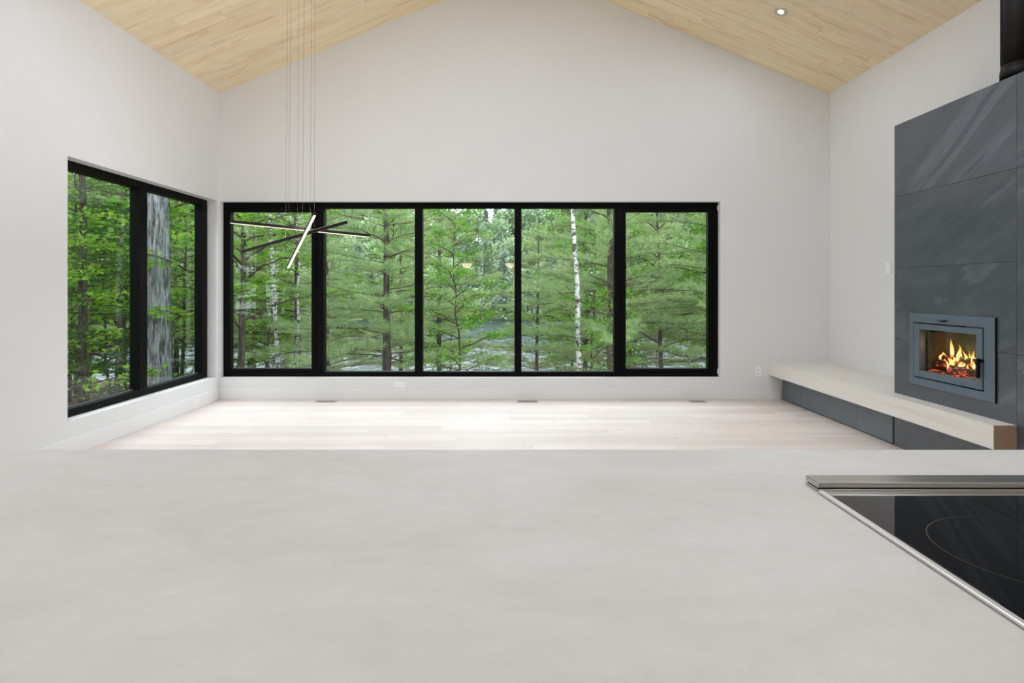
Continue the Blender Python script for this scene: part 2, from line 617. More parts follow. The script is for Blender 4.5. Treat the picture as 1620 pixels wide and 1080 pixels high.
def sash(pxa, pxb, ga, gb):
    s = MB()
    f = FY - .006
    zt, zb, gt, gbm = bz(329.6), bz(587.4), bz(335), bz(583)
    s.box(bx(pxa), f, zb, bx(ga), FY + .07, zt, .002)
    s.box(bx(gb), f, zb, bx(pxb), FY + .07, zt, .002)
    s.box(bx(ga), f, gt, bx(gb), FY + .07, zt, .002)
    s.box(bx(ga), f, zb, bx(gb), FY + .07, gbm, .002)
    so = s.build('casement_sash', M['black'], w1)
    MB().box(bx(ga) - .006, GY, gbm - .006, bx(gb) + .006, GY + .006, gt + .006).build('pane', M['glass'], so)
    b2 = MB()
    e = .005
    b2.box(bx(ga), GY - .008, gbm, bx(gb), GY - .001, gbm + e)
    b2.build('glazing_bead', M['charcoal'], so)
sash(357, 500, 365, 493)
sash(983, 1128, 990, 1120)
for ga, gb in ((512, 656), (668, 814), (825, 972)):
    MB().box(bx(ga) - .004, GY, bz(588) - .004, bx(gb) + .004, GY + .006, bz(329) + .004).build('pane', M['glass'], w1)
    MB().box(bx(ga), GY - .008, bz(588), bx(gb), GY - .001, bz(588) + .005).build('glazing_bead', M['charcoal'], w1)
for px, py in ((351.8, 329), (351.8, 584), (1135.6, 329), (1135.6, 587)):
    c = bx(px)
    MB().box(c - .006, FY - .012, bz(py) - .028, c + .006, FY + .0, bz(py) + .028, .002).build('hinge', M['plastic'], w1)
h = MB()
for px in (955, 963, 969):
    h.tube([(bx(px), FY - .002, bz(591.5)), (bx(px) + .006, FY - .022, bz(592)), (bx(px) + .008, FY - .03, bz(595))], [.005, .006, .004], 8)
h.box(bx(952), FY - .008, bz(593), bx(972), FY, bz(590), .002)
h.build('crank_handle', M['black'], w1)

# ---------------------------------------------------------------- window 2 (left)
FX = XL - .100
GX = XL - .165
y0, y1, z0, z1 = WL
w2 = empty('window_2', (FX, (y0 + y1) / 2, z0), 'black two pane window in the side wall', 'window', kind='structure')
fr = MB()
fr.box(FX - .09, y0, z1 - .066, FX, y1, z1, .002)
fr.box(FX - .09, y0, z0, FX, y1, z0 + .062, .002)
fr.box(FX - .09, y0, z0 + .062, FX, y0 + .10, z1 - .066)
fr.box(FX - .09, y1 - .10, z0 + .062, FX, y1, z1 - .066)
fr.build('frame', M['black'], w2)
ya, yb = 5.352, 5.470
MB().box(FX - .09, ya, z0 + .062, FX + .001, yb, z1 - .066, .002).build('mullion', M['black'], w2)
for a, b_ in ((y0 + .10, ya), (yb, y1 - .10)):
    MB().box(GX - .006, a - .004, z0 + .058, GX, b_ + .004, z1 - .062).build('pane', M['glass'], w2)
    MB().box(GX + .001, a, z0 + .062, GX + .012, b_, z0 + .070).build('glazing_bead', M['charcoal'], w2)

# ---------------------------------------------------------------- fireplace breast with slate tiles
SX = 3.065                      # slate face
BT = 2.552                      # top of breast
ye = 4.672                      # far edge
tile_y = [4.672, 3.544, 2.416, 1.900]
tile_z = [2.552, 1.982, 1.417, .852, .287, 0.0]
br = empty('fireplace_surround', ((SX + XR) / 2, 3.3, 0), 'tall charcoal slate tile fireplace breast by the side wall', 'fireplace')
IN = (3.687, 4.473, .530, 1.068)      # insert faceplate y0, y1, z0, z1
HO = (3.760, 4.400, .585, 1.02)       # hole for the firebox
c = MB()
c.box(SX + .012, tile_y[-1] + .002, 0, XR - .001, HO[0], BT - .001)
c.box(SX + .012, HO[1], 0, XR - .001, ye - .001, BT - .001)
c.box(SX + .012, HO[0], 0, XR - .001, HO[1], HO[2])
c.box(SX + .012, HO[0], HO[3], XR - .001, HO[1], BT - .001)
c.build('core', M['slot'], br)
g = .0009
for yb_, ya_ in zip(tile_y, tile_y[1:]):
    for zt, zb in zip(tile_z, tile_z[1:]):
        m = MB()
        a0, a1, b0, b1 = ya_ + g, yb_ - g, zb + g, zt - g
        if b0 < .28 and b1 < .3:
            pass
        # cut the firebox opening out of tiles that meet it
        if ya_ < HO[1] and yb_ > HO[0] and zb < HO[3] and zt > HO[2]:
            m.box(SX, a0, b0, SX + .012, HO[0], b1)
            m.box(SX, HO[1], b0, SX + .012, a1, b1)
            if zt > HO[3]:
                m.box(SX, HO[0], HO[3], SX + .012, HO[1], b1)
            if zb < HO[2]:
                m.box(SX, HO[0], b0, SX + .012, HO[1], HO[2])
            if zb >= HO[2] and zt <= HO[3]:
                pass
        else:
            m.box(SX, a0, b0, SX + .012, a1, b1, .001)
        if len(m.bm.verts):
            m.build('tile', M['slate'], br)

# ---------------------------------------------------------------- fireplace insert
FXp = SX - .013                 # faceplate front
ins = empty('fireplace_insert', (SX, 4.08, .53), 'blue grey iron wood fireplace insert with glass door', 'stove')
f = MB()
DY0, DY1, DZ0, DZ1 = 3.772, 4.432, .586, 1.0
f.box(FXp, IN[0], IN[2], SX - .0005, DY0, IN[3], .0015)
f.box(FXp, DY1, IN[2], SX - .0005, IN[1], IN[3], .0015)
f.box(FXp, DY0, IN[2], SX - .0005, DY1, DZ0, .0015)
f.box(FXp, DY0, DZ1, SX - .0005, DY1, IN[3], .0015)
f.build('faceplate', M['iron'], ins)
MB().box(FXp + .0025, IN[0] - .0035, IN[2] - .003, SX - .0005, IN[0] - .0002, IN[3] + .001).build('edge_strip', M['black'], ins)
gp = .009
gy0, gy1, gz0, gz1 = 3.832, 4.364, .643, .951
d = MB()
a0, a1, c0, c1 = DY0 + gp, DY1 - gp, DZ0 + gp, DZ1 - gp
DX0, DX1 = FXp - .004, SX + .03
d.box(DX0, a0, c0, DX1, gy0, c1, .002)
d.box(DX0, gy1, c0, DX1, a1, c1, .002)
d.box(DX0, gy0, c0, DX1, gy1, gz0, .002)
d.box(DX0, gy0, gz1, DX1, gy1, c1, .002)
dr = d.build('door', M['iron'], ins)
M['fireglass'] = glass('fireplace_glass', .085, tint=(.93, .95, .93))
MB().box(SX + .008, gy0 - .003, gz0 - .003, SX + .012, gy1 + .003, gz1 + .003).build('pane', M['fireglass'], dr)
hd = MB()
hd.box(DX0 - .026, a0 - .002, .672, DX0 - .012, a0 + .020, .800, .003)
hd.box(DX0 - .014, a0 - .012, .775, DX0 + .001, a0 + .016, .795, .002)
hd.build('handle', M['black'], dr)
v = MB()
vy = 4.11
v.box(FXp - .002, vy - .028, 1.022, FXp + .001, vy + .012, 1.030)
v.box(FXp - .006, vy + .0, 1.018, FXp + .001, vy + .034, 1.027)
v.box(FXp - .004, vy + .04, 1.021, FXp + .001, vy + .07, 1.025)
v.build('air_lever', M['black'], ins)
# firebox: steel shell, brick lined
fb0 = SX + .031
fbx1 = XR - .17
M['brick'] = plain('buff_firebrick', (.13, .105, .08), .9, vary=.25, scale=9, bumpy=.4)
M['soot'] = plain('sooty_steel', (.03, .027, .024), .8, vary=.3)
sh = MB()
sh.box(fb0, HO[0] + .001, HO[2] + .001, fbx1, HO[0] + .012, HO[3] - .001)
sh.box(fb0, HO[1] - .012, HO[2] + .001, fbx1, HO[1] - .001, HO[3] - .001)
sh.box(fb0, HO[0] + .012, HO[2] + .001, fbx1, HO[1] - .012, HO[2] + .012)
sh.box(fb0, HO[0] + .012, HO[3] - .02, fbx1, HO[1] - .012, HO[3] - .001)
sh.box(fbx1 - .01, HO[0] + .012, HO[2] + .012, fbx1, HO[1] - .012, HO[3] - .02)
sh.build('firebox', M['soot'], ins)
nb = 4
for i in range(nb):
    yy0 = HO[0] + .016 + i * (HO[1] - HO[0] - .032) / nb
    yy1 = HO[0] + .016 + (i + 1) * (HO[1] - HO[0] - .032) / nb
    for zz0, zz1 in ((.60, .79), (.792, .985)):
        MB().box(fbx1 - .035, yy0 + .001, zz0, fbx1 - .0105, yy1 - .001, zz1, .002).build('firebrick', M['brick'], ins)
for s_, yy in ((0, HO[0] + .0125), (1, HO[1] - .0125 - .02)):
    for i in range(2):
        xa = fb0 + .03 + i * .185
        MB().box(xa, yy, .60, xa + .183, yy + .02, .93, .002).build('firebrick', M['brick'], ins)

# logs, embers and flames
def log_mat():
    m, n, l, b = new_mat('charred_glowing_log')
    mp = coords(n, l, (8, 3, 8))
    t = noise(n, l, mp, 5.0, 6, .7, .6)
    r = ramp(n, [(.35, (.02, .014, .01)), (.6, (.14, .085, .05))])
    l.new(t.outputs['Fac'], r.inputs['Fac'])
    l.new(r.outputs['Color'], b.inputs['Base Color'])
    t2 = noise(n, l, mp, 3.2, 4, .6, 1.0)
    r2 = ramp(n, [(.52, (0, 0, 0)), (.60, (.9, .10, .03)), (.72, (1, .42, .16))])
    l.new(t2.outputs['Fac'], r2.inputs['Fac'])
    l.new(r2.outputs['Color'], b.inputs['Emission Color'])
    b.inputs['Emission Strength'].default_value = 1.1
    b.inputs['Roughness'].default_value = .9
    bump(n, l, t.outputs['Fac'], .8, .01, b)
    return m
M['log'] = log_mat()
M['ash_grey'] = plain('pale_wood_ash', (.42, .37, .32), .95, vary=.15, scale=20, bumpy=.5)
ashb = MB()
N = 14
prof = [(0, .03)] + [(.24 * i / 6, .03 * (1 - (i / 6) ** 2)) for i in range(1, 7)]
ashb.lathe(prof, (3.26, 4.10, .6135), 24, Matrix.Diagonal((.75, 1.1, 1)))
tag(ashb.build('ash_bed', M['ash_grey']), 'pale ash bed on the floor of the fireplace insert', 'ash', kind='stuff')
logs = [((3.20, 3.85, .665), (3.24, 4.16, .660), .042, 'thick split log lying nearest the glass with a pale cut end'),
        ((3.16, 4.00, .634), (3.21, 4.33, .634), .026, 'slim log lying low in front on the ash'),
        ((3.36, 3.84, .675), (3.36, 4.27, .680), .040, 'charred log at the rear of the fire against the firebrick'),
        ((3.27, 3.98, .738), (3.31, 4.34, .742), .030, 'glowing log laid across the top of the pile'),
        ((3.30, 4.06, .708), (3.24, 4.30, .700), .026, 'short red hot log in the middle of the pile')]
def firepos(p):
    return Vector((p[0] - .065, 4.16 + (p[1] - 4.12) * 1.0, p[2]))
for i, (a, b_, r, lab) in enumerate(logs):
    a, b_ = firepos(a), firepos(b_)
    P, R = [], []
    for j in range(9):
        s = j / 8
        P.append(a.lerp(b_, s) + Vector((random.uniform(-.003, .003), 0, random.uniform(-.003, .003))))
        R.append(r * random.uniform(.9, 1.08))
    tag(MB().tube(P, R, 10).build('firewood_log', M['log']), lab, 'log', 'burning logs in the fireplace')

def flame_mat():
    m = bpy.data.materials.new('flame_glow')
    m.use_nodes = True
    n, l = m.node_tree.nodes, m.node_tree.links
    n.clear()
    tcn = n.new('ShaderNodeTexCoord')
    sp = n.new('ShaderNodeSeparateXYZ')
    l.new(tcn.outputs['Generated'], sp.inputs[0])
    r = ramp(n, [(0, (1, .40, .06)), (.35, (1, .72, .30)), (.7, (1, .50, .10)), (1, (.95, .22, .02))])
    l.new(sp.outputs['Z'], r.inputs['Fac'])
    e = n.new('ShaderNodeEmission'); e.inputs['Strength'].default_value = 2.2
    l.new(r.outputs['Color'], e.inputs['Color'])
    tr = n.new('ShaderNodeBsdfTransparent')
    lw = n.new('ShaderNodeLayerWeight'); lw.inputs['Blend'].default_value = .45
    mr = n.new('ShaderNodeMapRange'); mr.inputs['From Min'].default_value = .15; mr.inputs['From Max'].default_value = .85
    l.new(lw.outputs['Facing'], mr.inputs['Value'])
    mp = coords(n, l, (20, 20, 9))
    t = noise(n, l, mp, 1.4, 3)
    ad = n.new('ShaderNodeMath'); ad.operation = 'ADD'; ad.use_clamp = True
    r2 = ramp(n, [(.45, (0, 0, 0)), (.7, (.6, .6, .6))])
    l.new(t.outputs['Fac'], r2.inputs['Fac'])
    l.new(mr.outputs[0], ad.inputs[0]); l.new(r2.outputs['Color'], ad.inputs[1])
    mx = n.new('ShaderNodeMixShader')
    l.new(ad.outputs[0], mx.inputs[0]); l.new(e.outputs[0], mx.inputs[1]); l.new(tr.outputs[0], mx.inputs[2])
    o = n.new('ShaderNodeOutputMaterial')
    l.new(mx.outputs[0], o.inputs[0])
    return m
M['flame'] = flame_mat()
fire = empty('fire', (3.28, 4.12, .66), 'bright yellow and orange flames rising from the logs', 'fire')
flames = [(3.27, 4.21, .74, .125, .020), (3.30, 4.245, .73, .075, .017), (3.25, 4.12, .735, .105, .019), (3.29, 4.155, .74, .075, .016), (3.26, 4.07, .72, .085, .016),
          (3.31, 4.03, .715, .06, .018), (3.24, 3.97, .695, .055, .014), (3.30, 3.93, .69, .06, .016), (3.30, 3.90, .68, .075, .02), (3.25, 4.29, .725, .05, .014), (3.24, 4.18, .70, .045, .024), (3.25, 4.10, .69, .04, .024), (3.30, 4.32, .74, .04, .012), (3.30, 3.865, .66, .10, .018)]
for _ in range(16):
    yy_ = random.uniform(3.88, 4.32)
    flames.append((3.26 + random.uniform(-.05, .05), yy_, random.uniform(.66, .735), random.uniform(.03, .09) * (1.25 - abs(yy_ - 4.14) * 2.5), random.uniform(.006, .012)))
for (fx, fy, fz, hh, rr) in flames:
    rr *= .8
    fx, fy, fz = firepos((fx, fy, fz))
    hh *= 1.15; rr *= 1.15
    P, R = [], []
    a = random.uniform(0, 6)
    for j in range(9):
        s = j / 8
        P.append((fx + .010 * math.sin(a + 5 * s) * s, fy + .014 * math.sin(a * 1.7 + 4.5 * s) * s, fz + hh * s))
        R.append(max(.0008, rr * (math.sin(PI * min(1, (s + .12) * .8)) ** 1.0) * (1 - s) ** .45))
    MB().tube(P, R, 10).build('flame', M['flame'], fire)
pl = bpy.data.lights.new('fire_light', 'POINT'); pl.energy = .9; pl.color = (1, .5, .18); pl.shadow_soft_size = .04
plo = bpy.data.objects.new('fire_light', pl); COL.objects.link(plo); plo.location = (3.24, 4.12, .82)

# ---------------------------------------------------------------- bench and its base
BX = 2.922
bench = MB()
# plan outline: deep beyond the breast, shallow in front of it
out = [(BX, 3.540), (SX - .0008, 3.540), (SX - .0008, ye + .0008), (XR - .001, ye + .0008), (XR - .001, YB - .001), (BX, YB - .001)]
bench.prism([(x, yy, .277) for x, yy in out], (0, 0, .147))
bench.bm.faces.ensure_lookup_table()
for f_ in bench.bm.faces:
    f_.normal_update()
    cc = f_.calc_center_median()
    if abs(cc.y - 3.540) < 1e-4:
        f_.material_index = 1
bmesh.ops.bevel(bench.bm, geom=[e_ for e_ in bench.bm.edges if all(abs(v_.co.x - BX) < 1e-4 for v_ in e_.verts)], offset=.002, segments=1, affect='EDGES')
tag(bench.build('hearth_bench', [M['ash'], M['ash_end_shade']]), 'thick pale ash floating bench along the wall under the fireplace', 'bench')
bb = empty('bench_base', (3.3, 5.6, 0), 'charcoal cabinet plinth under the deep end of the ash bench', 'cabinet')
MB().box(SX + .020, ye + .003, .012, XR - .016, YB - .016, .2765).build('carcass', M['slot'], bb)
MB().box(SX + .03, ye + .003, .0, XR - .016, YB - .016, .012).build('toe_kick', M['slot'], bb)
joints = [ye + .022, 5.190, 6.160, YB - .017]
for a, b_ in zip(joints, joints[1:]):
    MB().box(SX, a + .0015, .010, SX + .019, b_ - .0015, .274, .001).build('front_panel', M['charcoal'], bb)

# flue pipe
fl = empty('flue_pipe', (3.34, 3.80, BT), 'black stove flue pipe rising from the top of the slate breast', 'flue')
fx_, fy_ = 3.345, 3.83
MB().tube([(fx_, fy_, BT + .17), (fx_, fy_, 3.52)], .100, 32).build('pipe', M['flue'], fl)
MB().tube([(fx_, fy_, BT), (fx_, fy_, BT + .08)], .104, 32).build('collar', M['flue'], fl)
MB().tube([(fx_, fy_, BT + .08), (fx_, fy_, BT + .12), (fx_, fy_, BT + .17)], [.112, .112, .106], 32).build('joint_band', M['flue'], fl)
MB().tube([(fx_, fy_, 3.50), (fx_, fy_, 3.56)], .14, 32).build('ceiling_flange', M['flue'], fl)
MB().tube([(fx_ - .093, fy_ + .05, BT + .17), (fx_ - .093, fy_ + .05, 3.5)], .004, 6).build('seam', M['flue'], fl)

# ---------------------------------------------------------------- outlets, switch, floor registers
def outlet(name, c, axis, up, label, sw=False):
    """c: centre on the wall; axis: unit vector along plate width; up: along plate height; plate faces away from the wall"""
    c = Vector(c); ax = Vector(axis); up = Vector(up)
    nrm = ax.cross(up)
    R3 = Matrix((ax, up, nrm)).transposed().to_4x4()
    R3.translation = c
    o = empty(name, c, label, 'switch' if sw else 'outlet')
    MB().box(-.035, -.057, .0002, .035, .057, .006, .0025, 2, M=R3).build('cover_plate', M['plastic'], o)
    if sw:
        MB().box(-.017, -.034, .006, .017, .034, .0085, .001, M=R3).build('rocker', M['plastic'], o)
    else:
        for s in (-1, 1):
            rc = MB().box(-.0165, s * .0195 - .0135, .006, .0165, s * .0195 + .0135, .0078, .001, M=R3).build('receptacle', M['plastic'], o)
            sl = MB()
            for dx in (-.0065, .0065):
                sl.box(dx - .0012, s * .0195 - .001, .0078, dx + .0012, s * .0195 + .007, .0080, M=R3)
            sl.tube([R3 @ Vector((0, s * .0195 - .007, .0078)), R3 @ Vector((0, s * .0195 - .007, .0080))], .0022, 8)
            sl.build('slot', M['slot'], rc)
outlet('wall_outlet', ((1199 - 808) / 140, YB, 1.25 - 131 / 140), (1, 0, 0), (0, 0, 1), 'white upright wall outlet between the wide window and the bench')
outlet('wall_outlet', ((633 - 808) / 140, YB, .171), (0, 0, 1), (-1, 0, 0), 'white outlet lying sideways low under the wide window')
outlet('light_switch', (XR, 5.58, 1.449), (0, -1, 0), (0, 0, 1), 'white light switch on the wall beside the slate breast', True)

M['register'] = plain('pale_oak_register', (.50, .42, .36), .45)
def register(xa, xb, label):
    c = ((xa + xb) / 2, 6.49, 0)
    o = empty('floor_register', c, label, 'floor vent', 'floor registers under the window')
    y0_, y1_ = 6.435, 6.545
    b_ = MB()
    b_.box(xa, y0_, 0.0003, xb, y0_ + .014, .004, .001)
    b_.box(xa, y1_ - .014, 0.0003, xb, y1_, .004, .001)
    b_.box(xa, y0_ + .014, 0.0003, xa + .014, y1_ - .014, .004)
    b_.box(xb - .014, y0_ + .014, 0.0003, xb, y1_ - .014, .004)
    b_.build('frame', M['register'], o)
    MB().box(xa + .014, y0_ + .014, .0002, xb - .014, y1_ - .014, .0008).build('opening', M['slot'], o)
    n_ = int((xb - xa - .028) / .018)
    for i in range(n_):
        xx = xa + .014 + (i + .5) * (xb - xa - .028) / n_
        MB().box(xx - .0045, y0_ + .014, .0008, xx + .0045, y1_ - .014, .0036).build('slat', M['register'], o)
register(-2.165, -1.935, 'floor register below the casement beside the corner')
register(.068, .303, 'floor register below the middle panes of the wide window')
register(1.975, 2.165, 'floor register below the casement beside the upright outlet')

# ---------------------------------------------------------------- island, counter, cooktop
CZ = .912
isl = empty('kitchen_island', (0, .7, 0), 'kitchen island cabinet under the pale counter', 'cabinet')
MB().box(-1.75, .43, .10, 1.70, .93, CZ - .0305).build('body', M['charcoal'], isl)
MB().box(-1.70, .48, 0, 1.65, .90, .10).build('toe_kick', M['slot'], isl)
for i in range(6):
    xa = -1.745 + i * .574
    dd = MB().box(xa, .41, .11, xa + .568, .429, CZ - .035, .0015).build('door', M['charcoal'], isl)
    MB().tube([(xa + .20, .395, .83), (xa + .20, .380, .83), (xa + .36, .380, .83), (xa + .36, .395, .83)], .005, 8).build('handle', M['black'], dd)
ct = MB().box(-1.90, .355, CZ - .03, 1.80, 1.2312, CZ, .0015, 2).build('countertop', M['counter'])
tag(ct, 'broad pale greige concrete look island countertop', 'countertop')

ck = empty('cooktop', (.90, .70, CZ), 'black glass electric cooktop with steel edges set in the counter', 'cooktop')
cx0, cx1, cy0, cy1 = .5085, 1.285, .432, .967
MB().box(cx0 + .0085, cy0 + .008, CZ + .0003, cx1 - .0085, cy1 - .022, CZ + .0045).build('glass_surface', M['cookglass'], ck)
for a, b_ in ((cx0, cx0 + .0085), (cx1 - .0085, cx1)):
    MB().box(a, cy0, CZ + .0003, b_, cy1, CZ + .0055, .0012).build('side_trim', M['satin'], ck)
MB().box(cx0 + .0086, cy1 - .022, CZ + .0003, cx1 - .0086, cy1, CZ + .0058, .0012).build('rear_trim', M['steel'], ck)
MB().box(cx0 + .0086, cy0, CZ + .0003, cx1 - .0086, cy0 + .008, CZ + .0055, .0012).build('front_trim', M['steel'], ck)
def ring(cx, cyy, r, w_=.0009):
    m = MB()
    n = 96
    zz = CZ + .00475
    vi = [m.bm.verts.new((cx + (r - w_) * math.cos(2 * PI * k_ / n), cyy + (r - w_) * math.sin(2 * PI * k_ / n), zz)) for k_ in range(n)]
    vo = [m.bm.verts.new((cx + (r + w_) * math.cos(2 * PI * k_ / n), cyy + (r + w_) * math.sin(2 * PI * k_ / n), zz)) for k_ in range(n)]
    for k_ in range(n):
        m.bm.faces.new([vi[k_], vo[k_], vo[(k_ + 1) % n], vi[(k_ + 1) % n]])
    m.build('burner_ring', M['ringprint'], ck)
ring(.6665, .741, .1140)
ring(1.09, .80, .082)
ring(1.11, .57, .105)
ring(.90, .70, .075)
dv = empty('downdraft_vent', (.90, 1.0, CZ), 'brushed steel bar along the rear edge of the cooktop', 'vent')
MB().box(.513, .9775, CZ + .0003, 1.283, 1.0190, CZ + .0032, .0008).build('flange', M['steel'], dv)
MB().box(.5165, .9805, CZ + .0032, 1.2795, 1.0155, CZ + .0050).build('shadow_gap', M['slot'], dv)
MB().box(.5135, .9775, CZ + .0050, 1.2825, 1.0190, CZ + .0142, .0012, 2).build('cap', M['steel'], dv)

# ---------------------------------------------------------------- ceiling lamps
def downlight(x, yy, watts, label, group=None, glow=14.0):
    zc = roof_z(x)
    s = 1 if x > XC else -1
    if abs(x - XC) < .05:
        s = 0
    R3 = Matrix.Rotation(ANG * s, 4, 'Y')
    c = Vector((x, yy, zc))
    o = empty('downlight', c, label, 'ceiling light', group)
    M3 = R3.to_3x3()
    MB().lathe([(.046, -.001), (.058, -.001), (.060, -.003), (.058, -.005), (.047, -.004), (.046, -.001)], c, 32, M3).build('trim_ring', M['steel'], o)
    MB().lathe([(.046, -.001), (.036, -.0005), (.0, -.0005)], c, 32, M3).build('baffle', M['steel'], o)
    MB().lathe([(0, -.0035), (.024, -.0035), (.027, -.0008), (0, -.0008)], c, 24, M3).build('lamp', M['lampglow'], o)
    ld = bpy.data.lights.new('downlight_lamp', 'AREA')
    ld.shape = 'DISK'
    ld.size = .09
    ld.energy = watts
    ld.color = LAMP_COL
    lo = bpy.data.objects.new('downlight_lamp', ld)
    COL.objects.link(lo)
    lo.parent = o
    lo.matrix_local = Matrix.Translation(M3 @ Vector((0, 0, -.012))) @ R3
    return o
M['lampglow'] = emit('warm_lamp_glow', (1, .86, .66), 9.0)
downlight(2.570, 5.566, 6.0, 'recessed round downlight in the maple ceiling above the fireplace side')
for x, yy, k_ in ((-2.2, 3.7, 1.5), (1.75, 3.5, 2.8), (-2.2, 2.0, 1.5), (2.35, 1.7, 1.4), (-.8, 3.9, 1.5), (.5, 3.9, 1.6), (-.8, 2.3, 1.4), (1.1, 2.3, 1.4),
                  (-2.2, -.1, .45), (2.35, -.5, .45), (-.9, -1.5, .4), (1.1, -1.5, .4)):
    downlight(x, yy, FILL_LAMP_W * k_, 'unseen recessed downlight added as fill light', 'added fill downlights out of view')  # out-of-view lamps added to fill the room with light

# dome pendants over the aisle behind the viewer (seen mirrored in the window)
M['dome'] = emit('warm_opal_glass', (1, .76, .54), 11.0)
for x, yy, lab in ((-1.08, -.95, 'opal dome pendant nearer the window wall side of the aisle'), (.0, -.95, 'opal dome pendant over the middle of the aisle')):
    o = empty('dome_pendant', (x, yy, 1.76), lab, 'pendant lamp')
    MB().lathe([(0, 0), (.05, .006), (.09, .03), (.115, .07), (.125, .12), (0, .122)], (x, yy, 1.76), 32).build('shade', M['dome'], o)
    MB().tube([(x, yy, 1.88), (x, yy, 1.93)], .02, 16).build('cap', M['black'], o)
    MB().tube([(x, yy, 1.93), (x, yy, roof_z(x) - .002)], .002, 6).build('cord', M['black'], o)

# ---------------------------------------------------------------- linear pendant of three light bars
M['bar'] = plain('dark_bronze_bar', (.010, .007, .005), .45, 0, spec=.2)
M['led'] = emit('warm_led_strip', (1, .79, .61), 1.9)
pend = empty('bar_pendant', (-1.73, 4.72, roof_z(-1.73)), 'pendant of three thin bronze light bars crossed on long wires', 'pendant lamp')
M['wire'] = plain('grey_wire', (.05, .046, .042), .6, spec=.2)
cpos = Vector((-1.73, 4.72, roof_z(-1.73)))
MB().lathe([(0, .0), (.16, .0), (.16, -.02), (.15, -.028), (0, -.028)], cpos, 40, Matrix.Rotation(-ANG, 3, 'Y')).build('canopy', M['bar'], pend)
def light_bar(A, B, led_dir, wires, w_=.020, h_=.020, watts=1.0):
    A, B = Vector(A), Vector(B)
    t = (B - A).normalized()
    n1 = (Vector(led_dir) - t * t.dot(Vector(led_dir))).normalized()     # side that carries the strip
    n2 = t.cross(n1)
    L = (B - A).length
    Mx = Matrix((t, n2, n1)).transposed().to_4x4()
    Mx.translation = A
    bo = MB().box(0, -w_ / 2, -h_ / 2, L, w_ / 2, h_ / 2, .0015, M=Mx).build('light_bar', M['bar'], pend)
    MB().box(.006, -w_ / 2 + .002, h_ / 2 + .0003, L - .006, w_ / 2 - .002, h_ / 2 + .0016, M=Mx).build('light_strip', M['led'], bo)
    ld = bpy.data.lights.new('added_strip_lamp', 'AREA')
    ld.shape = 'RECTANGLE'; ld.size = L - .02; ld.size_y = w_ - .004
    ld.energy = watts; ld.color = (.96, .94, 1.0)
    lo = bpy.data.objects.new('added_strip_lamp', ld)
    COL.objects.link(lo)
    lo.parent = pend
    Lm = Matrix((t, -n2, -n1)).transposed().to_4x4()
    Lm.translation = (A + B) / 2 + n1 * (h_ / 2 + .009) - origin_of(pend)
    lo.matrix_local = Lm
    for px, cpx in wires:
        s = min(.97, max(.03, ((px - 808) / 925 * A.y - A.x) / ((B.x - A.x) - (px - 808) / 925 * (B.y - A.y))))
        p = A.lerp(B, s)
        q_ = Vector((cpos.x + (px - 475) * .0036, cpos.y + (p.y - 4.72) * .25, 0))
        q_ = Vector(((cpx - 808) / 925 * q_.y, q_.y, 0))
        q_.z = roof_z(q_.x) - .02
        MB().tube([p, q_], .0008, 5).build('wire', M['wire'], pend)
light_bar(pt(363.5, 350.5, 4.40), pt(585, 373, 5.02), (0, -.22, -1), [(457.0, 461), (497.3, 499)], watts=.12)
light_bar(pt(385, 397, 5.0), pt(548, 351.5, 4.40), (0, 0, 1), [(451.5, 456), (490.5, 494)], watts=10)  # strong upward area lamp added on this bar to brighten the ceiling
light_bar(pt(498, 338, 4.22), pt(455.5, 422.6, 5.18), (.55, -1, -1.0), [(478.4, 482), (470.4, 473)], w_=.022, watts=.12)

# ================================================================ outdoors
class Acc:
    """numpy accumulator of triangles with one material index per piece"""
    def __init__(self):
        self.V, self.F, self.n = [], [], 0
    def add(self, v, f):
        self.V.append(np.asarray(v, np.float32)); self.F.append(np.asarray(f, np.int32) + self.n)
        self.n += len(v)
    def tube(self, P, R, n=6):
        P = np.asarray(P, float)
        R = np.asarray(R, float) * np.ones(len(P))
        T_ = np.gradient(P, axis=0)
        T_ /= np.linalg.norm(T_, axis=1)[:, None] + 1e-9
        ref = np.array([0, 0, 1.0]) if abs(T_[0, 2]) < .8 else np.array([1.0, 0, 0])
        U = np.cross(T_, ref); U /= np.linalg.norm(U, axis=1)[:, None] + 1e-9
        W = np.cross(T_, U)
        a = np.arange(n) * 2 * PI / n
        v = P[:, None] + R[:, None, None] * (np.cos(a)[None, :, None] * U[:, None] + np.sin(a)[None, :, None] * W[:, None])
        m = len(P)
        i, k_ = np.meshgrid(np.arange(m - 1), np.arange(n), indexing='ij')
        A = (i * n + k_).ravel(); B = (i * n + (k_ + 1) % n).ravel()
        C_ = ((i + 1) * n + (k_ + 1) % n).ravel(); D = ((i + 1) * n + k_).ravel()
        self.add(v.reshape(-1, 3), np.concatenate([np.stack([A, B, C_], 1), np.stack([A, C_, D], 1)]))
    def mesh(self, name, mat, smooth=False):
        V = np.concatenate(self.V); F = np.concatenate(self.F)
        me = bpy.data.meshes.new(name)
        me.vertices.add(len(V)); me.vertices.foreach_set('co', V.ravel())
        me.loops.add(F.size); me.loops.foreach_set('vertex_index', F.ravel())
        me.polygons.add(len(F))
        me.polygons.foreach_set('loop_start', np.arange(0, F.size, 3, dtype=np.int32))
        if smooth:
            me.polygons.foreach_set('use_smooth', np.ones(len(F), bool))
        me.materials.append(mat)
        me.update(calc_edges=True)
        me.validate()
        return me

def norm(a):
    return a / (np.linalg.norm(a, axis=-1, keepdims=True) + 1e-9)

